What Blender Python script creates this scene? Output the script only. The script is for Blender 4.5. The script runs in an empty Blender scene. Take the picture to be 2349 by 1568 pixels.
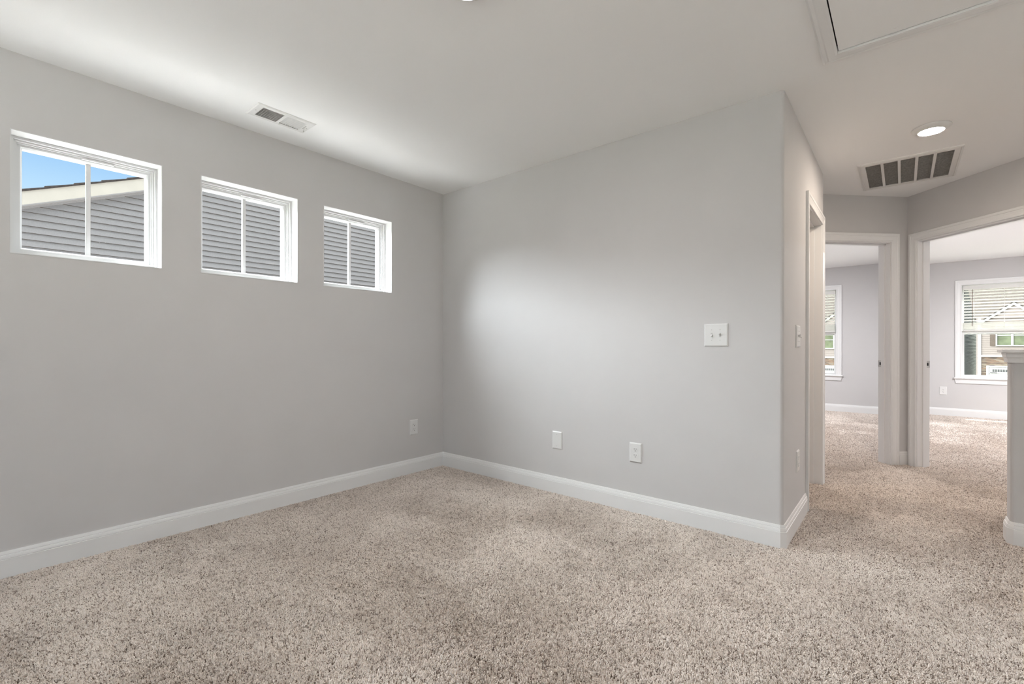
import bpy, bmesh, math, random
import numpy as np
from mathutils import Matrix, Vector

SC = bpy.context.scene
COL = SC.collection
random.seed(7)
R = math.radians

# ------------------------------------------------------------------ camera
cam_d = bpy.data.cameras.new('camera')
cam = bpy.data.objects.new('camera', cam_d)
COL.objects.link(cam)
cam_d.sensor_fit = 'HORIZONTAL'
cam_d.sensor_width = 36.0
cam_d.lens = 36.0 * 1069.31 / 2349.0
cam_d.shift_y = 10.4 / 2349.0
cam_d.clip_start = 0.02
cam_d.clip_end = 500
cam.matrix_world = Matrix.Translation((3.1842, -2.8319, 1.068)) @ Matrix.Rotation(R(39.924), 4, 'Z') \
    @ Matrix.Rotation(R(90), 4, 'X') @ Matrix.Rotation(R(0.098), 4, 'Z')
SC.camera = cam

# ------------------------------------------------------------------ view / cycles
SC.view_settings.view_transform = 'Standard'
SC.view_settings.look = 'None'
SC.view_settings.gamma = 1.0
SC.view_settings.exposure = 0.08
SC.view_settings.use_curve_mapping = False
cy = SC.cycles
cy.use_denoising = True
cy.max_bounces = 9
cy.diffuse_bounces = 7
cy.glossy_bounces = 3
cy.transmission_bounces = 4
cy.transparent_max_bounces = 12
cy.caustics_reflective = False
cy.caustics_refractive = False
cy.sample_clamp_indirect = 12.0

# ------------------------------------------------------------------ sky
world = bpy.data.worlds.new('sky')
SC.world = world
world.use_nodes = True
nt = world.node_tree
nt.nodes.clear()
wo = nt.nodes.new('ShaderNodeOutputWorld')
bg = nt.nodes.new('ShaderNodeBackground')
tc = nt.nodes.new('ShaderNodeTexCoord')
sp = nt.nodes.new('ShaderNodeSeparateXYZ')
nt.links.new(tc.outputs['Generated'], sp.inputs[0])
rp = nt.nodes.new('ShaderNodeValToRGB')
nt.links.new(sp.outputs['Z'], rp.inputs[0])
rp.color_ramp.elements[0].position = 0.0
rp.color_ramp.elements[0].color = (0.86, 0.93, 1.0, 1)
rp.color_ramp.elements[1].position = 0.16
rp.color_ramp.elements[1].color = (0.74, 0.88, 1.0, 1)
for pos, c in ((0.24, (0.50, 0.74, 1.0)), (0.34, (0.22, 0.48, 0.92)), (0.45, (0.5, 0.7, 1.0)), (0.6, (0.93, 0.97, 1.0))):
    e = rp.color_ramp.elements.new(pos)
    e.color = (*c, 1)
nz = nt.nodes.new('ShaderNodeTexNoise')
nz.inputs['Scale'].default_value = 7.0
nz.inputs['Detail'].default_value = 8.0
nz.inputs['Roughness'].default_value = 0.6
mp = nt.nodes.new('ShaderNodeMapping')
mp.inputs['Scale'].default_value = (1, 1, 2.6)
mp.inputs['Location'].default_value = (0.4, 0.1, 0.3)
nt.links.new(tc.outputs['Generated'], mp.inputs[0])
nt.links.new(mp.outputs[0], nz.inputs['Vector'])
cr = nt.nodes.new('ShaderNodeValToRGB')
cr.color_ramp.elements[0].position = 0.52
cr.color_ramp.elements[1].position = 0.72
nt.links.new(nz.outputs['Fac'], cr.inputs[0])
mx = nt.nodes.new('ShaderNodeMixRGB')
mx.inputs[2].default_value = (1.0, 1.0, 1.0, 1)
nt.links.new(cr.outputs[0], mx.inputs[0])
nt.links.new(rp.outputs[0], mx.inputs[1])
nt.links.new(mx.outputs[0], bg.inputs[0])
rs_ = nt.nodes.new('ShaderNodeMapRange')
rs_.interpolation_type = 'SMOOTHSTEP'
for i_, v_ in ((1, 0.34), (2, 0.75), (3, 1.0), (4, 6.8)):
    rs_.inputs[i_].default_value = v_
nt.links.new(sp.outputs['Z'], rs_.inputs[0])
nt.links.new(rs_.outputs[0], bg.inputs[1])
nt.links.new(bg.outputs[0], wo.inputs[0])


def sun(name, travel, strength, angle, col):
    l = bpy.data.lights.new(name, 'SUN')
    l.energy = strength
    l.angle = R(angle)
    l.color = col
    o = bpy.data.objects.new(name, l)
    COL.objects.link(o)
    o.rotation_euler = Vector(travel).normalized().to_track_quat('-Z', 'Y').to_euler()
    return o


# high sun over the street, and an added broad sun lamp for sky glare
sun('sun', (-0.01, -0.36, -0.93), 30.0, 0.6, (1.0, 0.95, 0.87))
sun('sky_glare_fill', (0.70, 0.60, -0.58), 27.0, 52.0, (0.90, 0.95, 1.0))

# light levels of the seen lamps and the added fill lamps (radiance of the glowing lenses)
LAMP_MAIN = 425.0
FILL_REAR = 95.0
LAMP_HALL = 335.0
FILL_BED = 3300.0


# ------------------------------------------------------------------ materials
def mat(name, col, rough=0.6, spec=0.3, noise=None, bump=None, metal=0.0):
    """noise=(scale, amount, detail)  bump=(scale, strength, distance)"""
    m = bpy.data.materials.new(name)
    m.use_nodes = True
    t = m.node_tree
    b = t.nodes['Principled BSDF']
    b.inputs['Base Color'].default_value = (*col, 1)
    b.inputs['Roughness'].default_value = rough
    b.inputs['Specular IOR Level'].default_value = spec
    b.inputs['Metallic'].default_value = metal
    co = t.nodes.new('ShaderNodeTexCoord')
    if noise:
        n = t.nodes.new('ShaderNodeTexNoise')
        n.inputs['Scale'].default_value = noise[0]
        n.inputs['Detail'].default_value = noise[2] if len(noise) > 2 else 3
        t.links.new(co.outputs['Object'], n.inputs['Vector'])
        r = t.nodes.new('ShaderNodeValToRGB')
        a = noise[1]
        r.color_ramp.elements[0].position = 0.3
        r.color_ramp.elements[1].position = 0.7
        r.color_ramp.elements[0].color = (*[c * (1 - a) for c in col], 1)
        r.color_ramp.elements[1].color = (*[min(1, c * (1 + a)) for c in col], 1)
        t.links.new(n.outputs['Fac'], r.inputs[0])
        t.links.new(r.outputs[0], b.inputs['Base Color'])
    if bump:
        n = t.nodes.new('ShaderNodeTexNoise')
        n.inputs['Scale'].default_value = bump[0]
        n.inputs['Detail'].default_value = 2
        t.links.new(co.outputs['Object'], n.inputs['Vector'])
        bp = t.nodes.new('ShaderNodeBump')
        bp.inputs['Strength'].default_value = bump[1]
        bp.inputs['Distance'].default_value = bump[2]
        t.links.new(n.outputs['Fac'], bp.inputs['Height'])
        t.links.new(bp.outputs[0], b.inputs['Normal'])
    return m


def glow(name, col, s):
    m = bpy.data.materials.new(name)
    m.use_nodes = True
    t = m.node_tree
    t.nodes.clear()
    o = t.nodes.new('ShaderNodeOutputMaterial')
    e = t.nodes.new('ShaderNodeEmission')
    e.inputs[0].default_value = (*col, 1)
    e.inputs[1].default_value = s
    t.links.new(e.outputs[0], o.inputs[0])
    return m


def glass(name):
    m = bpy.data.materials.new(name)
    m.use_nodes = True
    t = m.node_tree
    t.nodes.clear()
    o = t.nodes.new('ShaderNodeOutputMaterial')
    a = t.nodes.new('ShaderNodeBsdfTransparent')
    a.inputs[0].default_value = (0.97, 0.985, 0.975, 1)
    g = t.nodes.new('ShaderNodeBsdfGlossy')
    g.inputs['Roughness'].default_value = 0.02
    f = t.nodes.new('ShaderNodeFresnel')
    f.inputs[0].default_value = 1.03
    x = t.nodes.new('ShaderNodeMixShader')
    t.links.new(f.outputs[0], x.inputs[0])
    t.links.new(a.outputs[0], x.inputs[1])
    t.links.new(g.outputs[0], x.inputs[2])
    t.links.new(x.outputs[0], o.inputs[0])
    return m


M = {}
M['wall'] = mat('greige wall paint', (0.605, 0.594, 0.594), 0.75, 0.2, noise=(3.0, 0.012), bump=(260, 0.06, 0.002))
M['ceiling'] = mat('flat ceiling paint', (0.92, 0.92, 0.92), 0.85, 0.1, bump=(200, 0.08, 0.002))
M['trim'] = mat('white trim paint', (0.79, 0.79, 0.79), 0.38, 0.4, bump=(60, 0.02, 0.001))
M['vinyl'] = mat('white window vinyl', (0.68, 0.68, 0.68), 0.35, 0.4, noise=(8, 0.01))
M['plate'] = mat('white plastic plate', (0.74, 0.74, 0.735), 0.3, 0.45, noise=(20, 0.01))
M['slot'] = mat('dark slot', (0.02, 0.02, 0.02), 0.6)
M['screw'] = mat('painted screw head', (0.55, 0.55, 0.54), 0.35, 0.5, noise=(300, 0.05))
M['steel'] = mat('satin nickel', (0.55, 0.54, 0.52), 0.3, 0.5, metal=0.9, noise=(200, 0.05))
M['vent'] = mat('white enamel vent', (0.78, 0.775, 0.765), 0.4, 0.4, noise=(30, 0.015))
M['duct'] = mat('grey duct metal', (0.80, 0.79, 0.78), 0.7, 0.2, noise=(25, 0.15))
M['filter'] = mat('dusty air filter', (0.52, 0.505, 0.49), 0.95, 0.05, noise=(90, 0.25, 5))
M['backing'] = mat('carpet backing', (0.20, 0.155, 0.125), 1.0, 0.0, noise=(120, 0.35, 4))
M['glass'] = glass('window glass')
M['blind'] = mat('white faux wood slat', (0.68, 0.675, 0.65), 0.4, 0.35, noise=(14, 0.015))
M['wand'] = mat('clear brown wand', (0.16, 0.09, 0.07), 0.25, 0.5, noise=(40, 0.1))
M['lamp_main'] = glow('warm white lens', (1.0, 0.98, 0.95), LAMP_MAIN)
M['fill_rear'] = glow('rear fill lens', (1.0, 0.98, 0.95), FILL_REAR)
M['fill_landing'] = glow('landing fill lens', (1.0, 0.86, 0.72), LAMP_HALL * 0.6)
M['lamp_hall'] = glow('warm hall lens', (1.0, 0.86, 0.72), LAMP_HALL)
M['fill_bed_dim'] = glow('dimmer bedroom fill lens', (0.96, 0.97, 1.0), FILL_BED * 0.72)
M['fill_bed'] = glow('bedroom fill lens', (0.96, 0.97, 1.0), FILL_BED)
M['siding_grey'] = mat('grey vinyl siding', (0.138, 0.131, 0.131), 0.6, 0.2, noise=(60, 0.06, 4), bump=(90, 0.1, 0.003))
M['siding_olive'] = mat('olive grey siding', (0.060, 0.061, 0.050), 0.6, 0.2, noise=(20, 0.06, 4))
M['lap_edge_shade'] = mat('brown lap edge with painted shade', (0.035, 0.027, 0.02), 0.9, 0.05, noise=(40, 0.3, 3))  # brown edge dirt, with the shadow line under each lap painted in
M['fascia'] = mat('cream fascia', (0.235, 0.218, 0.19), 0.6, 0.2, noise=(5, 0.03))
M['shingle'] = mat('weathered shingles', (0.032, 0.028, 0.0245), 0.9, 0.05, noise=(9, 0.35, 6))
M['shingle_dark'] = mat('dark shingle edge', (0.035, 0.03, 0.028), 0.9, 0.05, noise=(30, 0.3, 4))
M['beige'] = mat('beige shake siding', (0.122, 0.103, 0.091), 0.7, 0.1, noise=(2.5, 0.05, 4))
M['white_ext'] = mat('white exterior trim', (0.24, 0.238, 0.228), 0.6, 0.2, noise=(3, 0.02))
M['shutter'] = mat('brown shutter', (0.055, 0.043, 0.034), 0.7, 0.1, noise=(14, 0.2, 5))
M['ext_glass'] = mat('green tinted panes', (0.062, 0.070, 0.042), 0.15, 0.5, noise=(1.5, 0.3, 4))
M['garage'] = mat('pale garage door', (0.19, 0.183, 0.17), 0.6, 0.2, noise=(4, 0.02))
M['leaf'] = mat('shrub leaves', (0.16, 0.24, 0.07), 0.8, 0.1, noise=(6, 0.4, 4))
M['bloom'] = mat('pale blossom', (0.80, 0.70, 0.68), 0.8, 0.1, noise=(9, 0.1, 3))
M['bark'] = mat('thin bark', (0.20, 0.15, 0.10), 0.9, 0.05, noise=(12, 0.3, 4))
M['yard'] = mat('dry lawn', (0.19, 0.19, 0.165), 1.0, 0.0, noise=(0.7, 0.18, 6))

M['gravel'] = mat('pale gravel', (0.57, 0.57, 0.58), 1.0, 0.0, noise=(14, 0.25, 6))


def stone_mat():
    m = bpy.data.materials.new('stacked stone')
    m.use_nodes = True
    t = m.node_tree
    b = t.nodes['Principled BSDF']
    b.inputs['Roughness'].default_value = 0.9
    co = t.nodes.new('ShaderNodeTexCoord')
    mp_ = t.nodes.new('ShaderNodeMapping')
    mp_.inputs['Scale'].default_value = (2.6, 2.6, 13.0)
    vo = t.nodes.new('ShaderNodeTexVoronoi')
    vo.inputs['Scale'].default_value = 1.0
    t.links.new(co.outputs['Object'], mp_.inputs[0])
    t.links.new(mp_.outputs[0], vo.inputs['Vector'])
    s = t.nodes.new('ShaderNodeSeparateColor')
    t.links.new(vo.outputs['Color'], s.inputs[0])
    r = t.nodes.new('ShaderNodeValToRGB')
    r.color_ramp.elements[0].color = (0.018, 0.012, 0.008, 1)
    r.color_ramp.elements[1].color = (0.11, 0.088, 0.062, 1)
    for p_, c in ((0.3, (0.060, 0.036, 0.022)), (0.55, (0.085, 0.052, 0.031)), (0.75, (0.05, 0.037, 0.027))):
        e_ = r.color_ramp.elements.new(p_)
        e_.color = (*c, 1)
    t.links.new(s.outputs[0], r.inputs[0])
    t.links.new(r.outputs[0], b.inputs['Base Color'])
    return m


M['stone'] = stone_mat()


def carpet_mat():
    m = bpy.data.materials.new('beige heathered carpet yarn')
    m.use_nodes = True
    t = m.node_tree
    b = t.nodes['Principled BSDF']
    b.inputs['Roughness'].default_value = 0.95
    b.inputs['Specular IOR Level'].default_value = 0.05
    a = t.nodes.new('ShaderNodeAttribute')
    a.attribute_name = 'tint'
    r = t.nodes.new('ShaderNodeValToRGB')
    r.color_ramp.elements[0].position = 0.0
    r.color_ramp.elements[0].color = (0.20, 0.15, 0.12, 1)
    r.color_ramp.elements[1].position = 1.0
    r.color_ramp.elements[1].color = (0.96, 0.90, 0.85, 1)
    for p_, c in ((0.14, (0.44, 0.365, 0.31)), (0.31, (0.85, 0.765, 0.695))):
        e_ = r.color_ramp.elements.new(p_)
        e_.color = (*c, 1)
    t.links.new(a.outputs['Fac'], r.inputs[0])
    t.links.new(r.outputs[0], b.inputs['Base Color'])
    return m


M['carpet'] = carpet_mat()


# ------------------------------------------------------------------ mesh helpers
class MB:
    def __init__(s):
        s.v, s.f, s.sm = [], [], []

    def add(s, vs, fs, smooth=False):
        b = len(s.v)
        s.v += [tuple(p) for p in vs]
        s.f += [tuple(i + b for i in q) for q in fs]
        s.sm += [smooth] * len(fs)
        return s

    def box(s, x0, x1, y0, y1, z0, z1, fn=None):
        vs = [(x0, y0, z0), (x1, y0, z0), (x1, y1, z0), (x0, y1, z0), (x0, y0, z1), (x1, y0, z1), (x1, y1, z1), (x0, y1, z1)]
        if fn:
            vs = [fn(*p) for p in vs]
        return s.add(vs, [(0, 3, 2, 1), (4, 5, 6, 7), (0, 1, 5, 4), (1, 2, 6, 5), (2, 3, 7, 6), (3, 0, 4, 7)])

    def plate(s, x0, x1, y0, y1, z0, z1, c, fn=None):
        """box whose far face (z1) is chamfered in by c"""
        h = z0 + (z1 - z0) * 0.45
        rings = [(0, z0), (0, h), (c, z1)]
        vs = []
        for i, z in rings:
            vs += [(x0 + i, y0 + i, z), (x1 - i, y0 + i, z), (x1 - i, y1 - i, z), (x0 + i, y1 - i, z)]
        if fn:
            vs = [fn(*p) for p in vs]
        fs = [(3, 2, 1, 0), (8, 9, 10, 11)]
        for k in (0, 4):
            for i in range(4):
                j = (i + 1) % 4
                fs.append((k + i, k + j, k + 4 + j, k + 4 + i))
        return s.add(vs, fs)

    def prism(s, poly, z0, z1, fn=None):
        n = len(poly)
        vs = [(x, y, z0) for x, y in poly] + [(x, y, z1) for x, y in poly]
        if fn:
            vs = [fn(*p) for p in vs]
        fs = [tuple(range(n))[::-1], tuple(range(n, 2 * n))]
        fs += [(i, (i + 1) % n, n + (i + 1) % n, n + i) for i in range(n)]
        return s.add(vs, fs)

    def sweep(s, path, prof, fn, closed=False):
        """path: 2-D points; prof: (u,w) with u measured to the LEFT of the path direction; fn(a,b,w)->xyz"""
        n = len(path)
        P = [Vector(p) for p in path]
        nrm = []
        for i in range(n):
            def dirn(a, b):
                d = (P[b] - P[a]).normalized()
                return Vector((-d.y, d.x))
            if closed:
                a, b = dirn((i - 1) % n, i), dirn(i, (i + 1) % n)
            elif i == 0:
                a = b = dirn(0, 1)
            elif i == n - 1:
                a = b = dirn(n - 2, n - 1)
            else:
                a, b = dirn(i - 1, i), dirn(i, i + 1)
            m = (a + b)
            nrm.append(m / (m.length_squared / 2) if m.length > 1e-6 else a)
        vs = []
        k = len(prof)
        for i in range(n):
            for u, w in prof:
                q = P[i] + nrm[i] * u
                vs.append(fn(q.x, q.y, w))
        fs = []
        for i in range(n if closed else n - 1):
            j = (i + 1) % n
            for a in range(k):
                b = (a + 1) % k
                fs.append((i * k + a, i * k + b, j * k + b, j * k + a))
        if not closed:
            fs.append(tuple(range(k))[::-1])
            fs.append(tuple((n - 1) * k + a for a in range(k)))
        return s.add(vs, fs)

    def cyl(s, p0, p1, r, n=16, r1=None, smooth=True):
        p0, p1 = Vector(p0), Vector(p1)
        r1 = r if r1 is None else r1
        d = (p1 - p0).normalized()
        a = d.orthogonal().normalized()
        b = d.cross(a)
        vs = []
        for p, rr in ((p0, r), (p1, r1)):
            for i in range(n):
                t = 2 * math.pi * i / n
                vs.append(p + (a * math.cos(t) + b * math.sin(t)) * rr)
        fs = [(i, (i + 1) % n, n + (i + 1) % n, n + i) for i in range(n)]
        s.add(vs, fs, smooth)
        s.add(vs[:n], [tuple(range(n))[::-1]])
        s.add(vs[n:], [tuple(range(n))])
        return s

    def lathe(s, prof, c, n=48, cap=True):
        vs = []
        for r, z in prof:
            for i in range(n):
                t = 2 * math.pi * i / n
                vs.append((c[0] + r * math.cos(t), c[1] + r * math.sin(t), c[2] + z))
        fs = []
        for k in range(len(prof) - 1):
            for i in range(n):
                j = (i + 1) % n
                fs.append((k * n + i, k * n + j, (k + 1) * n + j, (k + 1) * n + i))
        s.add(vs, fs, True)
        if cap:
            s.add(vs[-n:], [tuple(range(n))])
        return s

    def grid(s, ss, zs, holes, w0, w1, fn):
        """slab between w0 (front) and w1 (back) with rectangular holes, only outside faces"""
        ss = sorted(set(round(a, 5) for a in ss))
        zs = sorted(set(round(a, 5) for a in zs))

        def solid(i, j):
            if i < 0 or j < 0 or i >= len(ss) - 1 or j >= len(zs) - 1:
                return False
            a, b = (ss[i] + ss[i + 1]) / 2, (zs[j] + zs[j + 1]) / 2
            return not any(h[0] < a < h[1] and h[2] < b < h[3] for h in holes)
        for i in range(len(ss) - 1):
            for j in range(len(zs) - 1):
                if not solid(i, j):
                    continue
                a, b, c, d = ss[i], ss[i + 1], zs[j], zs[j + 1]
                for w in (w0, w1):
                    s.add([fn(a, c, w), fn(b, c, w), fn(b, d, w), fn(a, d, w)], [(0, 1, 2, 3)])
                for (di, dj, p, q) in ((-1, 0, (a, c), (a, d)), (1, 0, (b, c), (b, d)), (0, -1, (a, c), (b, c)), (0, 1, (a, d), (b, d))):
                    if not solid(i + di, j + dj):
                        s.add([fn(*p, w0), fn(*q, w0), fn(*q, w1), fn(*p, w1)], [(0, 1, 2, 3)])
        return s

    def build(s, name, m, parent=None, bevel=0.0, loc=None):
        me = bpy.data.meshes.new(name)
        me.from_pydata(s.v, [], s.f)
        me.polygons.foreach_set('use_smooth', s.sm)
        bm = bmesh.new()
        bm.from_mesh(me)
        bmesh.ops.remove_doubles(bm, verts=bm.verts, dist=1e-5)
        bmesh.ops.recalc_face_normals(bm, faces=bm.faces)
        bm.to_mesh(me)
        bm.free()
        o = bpy.data.objects.new(name, me)
        COL.objects.link(o)
        me.materials.append(M[m] if isinstance(m, str) else m)
        if parent:
            o.parent = parent
            o.matrix_parent_inverse = parent.matrix_world.inverted()
        if bevel:
            b = o.modifiers.new('edge', 'BEVEL')
            b.width = bevel
            b.segments = 2
            b.limit_method = 'ANGLE'
            b.angle_limit = R(40)
        return o


def empty(name, loc):
    o = bpy.data.objects.new(name, None)
    COL.objects.link(o)
    o.location = loc
    o.empty_display_size = 0.05
    o.matrix_world = Matrix.Translation(loc)
    return o


def tag(o, label, cat, group=None, kind=None):
    o['label'] = label
    o['category'] = cat
    if group:
        o['group'] = group
    if kind:
        o['kind'] = kind
    return o


def struct(o, label=None, cat=None):
    o['kind'] = 'structure'
    if label:
        o['label'] = label
        o['category'] = cat
    return o


# ------------------------------------------------------------------ planes of the house
H = 2.44
HB = 2.40            # bedroom ceilings
XC = 2.70            # hall face of the wall that ends the back wall
YC = 1.625           # where that wall ends
K = (3.220, 2.757)   # inside corner of the two diagonal walls
s2 = 2 ** -0.5
YF, YG = 6.62, 7.16  # far bedroom walls
TH = 0.115
fA = lambda s, z, w=0: (w, s, z)
fB = lambda s, z, w=0: (s, -w, z)
fC = lambda s, z, w=0: (XC + w, s, z)
fD = lambda s, z, w=0: (K[0] - s * s2 + w * s2, K[1] - s * s2 - w * s2, z)
fE = lambda s, z, w=0: (K[0] + s * s2 - w * s2, K[1] - s * s2 - w * s2, z)
fF = lambda s, z, w=0: (s, YF - w, z)
fG = lambda s, z, w=0: (s, YG - w, z)
Z0 = -0.03

# ------------------------------------------------------------------ floor, ceilings
struct(MB().box(-0.2, 6.6, -5.4, 7.4, -0.30, -0.012).build('floor', 'backing'),
       'carpeted floor under beige pile', 'floor')

VR = (0.238, 0.388, -1.712, -1.424)         # supply register throat
RG = (2.965, 3.465, 1.585, 2.225)           # return grille throat
HT = (2.948, 3.63, -0.97, -0.195)           # attic opening
holes = [VR, RG, HT]
xs = [-0.2, 6.6] + [h[0] for h in holes] + [h[1] for h in holes]
ys = [-5.4, 7.4] + [h[2] for h in holes] + [h[3] for h in holes]
struct(MB().grid(xs, ys, holes, H, H + 0.20, lambda x, y, w: (x, y, w)).build('ceiling', 'ceiling'),
       'flat off-white ceiling over room and hall', 'ceiling')

# ------------------------------------------------------------------ main room walls
WIN = [(-2.669, -2.086), (-1.900, -1.321), (-1.137, -0.552)]
WZ = (1.500, 2.080)
hs = [(a, b, *WZ) for a, b in WIN]
wl = MB().grid([-5.3, 0.1] + [q for w in WIN for q in w], [Z0, *WZ, H], hs, 0.0, -0.19, fA).build('wall_left', 'wall')
struct(wl, 'greige wall with three small square windows', 'wall')


def bull(cx, cy, r, a0, a1, n=6):
    return [(cx + r * math.cos(R(a0 + (a1 - a0) * i / n)), cy + r * math.sin(R(a0 + (a1 - a0) * i / n))) for i in range(n + 1)]


rb = 0.020
wb = MB().prism([(-0.1, 0.0)] + bull(XC - rb, rb, rb, -90, 0) + [(XC, TH), (-0.1, TH)], Z0, H).build('wall_back', 'wall')
struct(wb, 'bright greige wall between window corner and hall', 'wall')

# hall wall with its doorway; rounded far end
CD = (0.800, 1.520)
DZ = 2.035
hl = MB().grid([TH, *CD, YC - 0.02], [Z0, DZ, H], [(*CD, -1, DZ)], 0.0, -TH, fC)
hl.prism([(XC - TH, YC - 0.02)] + [(XC, YC - 0.02)] + bull(XC - rb, YC - rb, rb, 0, 90)[1:] + [(XC - TH, YC)], Z0, H)
struct(hl.build('wall_hall', 'wall'), 'short hall wall with a doorway beside the corner', 'wall')
struct(MB().box(1.0, XC - TH, YC, YC + TH, Z0, H).build('wall_nook', 'wall'))
struct(MB().box(1.0, 1.1, TH, YC, Z0, H).build('wall_bathroom', 'wall'))

# diagonal walls
DD = (0.172, 0.935)
ED = (0.098, 0.975)
LD, LE = 1.66, 1.36
dw = MB().grid([-0.02, DD[0] - 0.018, DD[1] + 0.018, LD], [Z0, DZ, H], [(DD[0] - 0.018, DD[1] + 0.018, -1, DZ)], 0.0, -TH, fD)
struct(dw.build('wall_diagonal_left', 'wall'), 'angled hall wall with the left bedroom doorway', 'wall')
ew = MB().grid([-0.02, ED[0] - 0.018, ED[1] + 0.018, LE], [Z0, DZ, H], [(ED[0] - 0.018, ED[1] + 0.018, -1, DZ)], 0.0, -TH, fE)
struct(ew.build('wall_diagonal_right', 'wall'), 'angled hall wall with the right bedroom doorway', 'wall')
ex, ey, _ = fE(LE, 0)
struct(MB().box(ex - 0.02, 6.4, ey - 0.0, ey + TH, Z0, H).build('wall_landing', 'wall'))
XW = [(-4.60, -3.80, 0.60, 2.05), (-1.60, -0.80, 0.60, 2.05)]
fX = lambda s, z, w=0: (6.2 - w, s, z)
struct(MB().grid([-5.3, *XW[0][:2], *XW[1][:2], 7.3], [Z0, 0.60, 2.05, H], XW, 0.0, -0.16, fX).build('wall_right', 'wall'))
RW = [(0.50, 2.00, 0.60, 2.05), (2.60, 4.10, 0.60, 2.05)]
fR = lambda s, z, w=0: (s, -5.2 + w, z)
struct(MB().grid([-0.1, *RW[0][:2], *RW[1][:2], 6.3], [Z0, 0.60, 2.05, H], RW, 0.0, -0.16, fR).build('wall_rear', 'wall'))

# bedrooms
FW = (1.450, 2.345, 0.600, 2.030)
GW = (3.885, 4.820, 0.600, 2.030)
struct(MB().grid([0.4, FW[0], FW[1], 3.27], [Z0, FW[2], FW[3], H], [FW], 0.0, -0.16, fF).build('wall_bedroom_left', 'wall'),
       'far wall of the left bedroom around a window', 'wall')
struct(MB().grid([3.16, GW[0], GW[1], 6.3], [Z0, GW[2], GW[3], H], [GW], 0.0, -0.16, fG).build('wall_bedroom_right', 'wall'),
       'far wall of the right bedroom around a window', 'wall')
struct(MB().box(3.165, 3.275, K[1] + 0.09, 7.3, Z0, H).build('wall_divider', 'wall'))
struct(MB().box(0.40, 0.52, YC, 6.78, Z0, H).build('wall_bedroom_side', 'wall'))
struct(MB().box(0.40, 1.1, YC, YC + TH, Z0, H).build('wall_bedroom_near', 'wall'))
cb = MB()
bl = fD(LD, 0, -0.06)
br = fE(LE, 0, -0.06)
kk = (K[0], K[1] + 0.085)
cb.prism([(0.5, YC + 0.1), (bl[0], YC + 0.1), bl[:2], kk, (3.22, YF), (0.5, YF)], HB, H - 0.001)
struct(cb.build('ceiling_bedroom_left', 'ceiling'))
cb = MB()
cb.prism([kk, br[:2], (br[0], ey + 0.1), (6.22, ey + 0.1), (6.22, YG), (3.22, YG)], HB, H - 0.001)
struct(cb.build('ceiling_bedroom_right', 'ceiling'))

# ------------------------------------------------------------------ baseboards
BP = [(0.0, -0.02), (0.0, 0.117), (0.005, 0.117), (0.007, 0.110), (0.0085, 0.1035), (0.0075, 0.1010), (0.0105, 0.0995),
      (0.0125, 0.092), (0.0135, 0.0845), (0.0115, 0.0825), (0.0145, 0.0805), (0.0145, -0.02)]


def baseboard(name, path, right=False, label=None):
    """profile to the left of the path unless right"""
    pr = [(-u, z) for u, z in BP] if right else BP
    o = MB().sweep(path, pr, lambda a, b, w: (a, b, w)).build(name, 'trim')
    return struct(o, label, 'baseboard' if label else None)


baseboard('baseboard_left', [(0, 0.0), (0, -5.2)], label='white baseboard under the three windows')
baseboard('baseboard_back', [(0, 0), (XC - 0.017, 0), (XC, 0.017), (XC, 0.728)], right=True, label='white baseboard along back wall turning the hall corner')
d1, d2 = fD(0.0, 0)[:2], fD(0.086, 0)[:2]
baseboard('baseboard_diagonal', [d2, d1], right=True, label='short white baseboard between the two bedroom doorways')
baseboard('baseboard_bedroom_left', [(0.52, YF), (3.165, YF)], right=True, label='white baseboard seen through left doorway')
baseboard('baseboard_bedroom_right', [(3.275, YG), (6.2, YG)], right=True, label='white baseboard seen through right doorway')

# ------------------------------------------------------------------ door frames
CP = [(0.0, 0.0), (0.0, 0.011), (0.006, 0.013), (0.012, 0.0125), (0.016, 0.0105), (0.030, 0.0125), (0.042, 0.0155),
      (0.046, 0.0150), (0.050, 0.0185), (0.066, 0.0185), (0.070, 0.016), (0.070, 0.0)]


def casing_prof(wd):
    return [(u * wd / 0.070, w) for u, w in CP]


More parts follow.
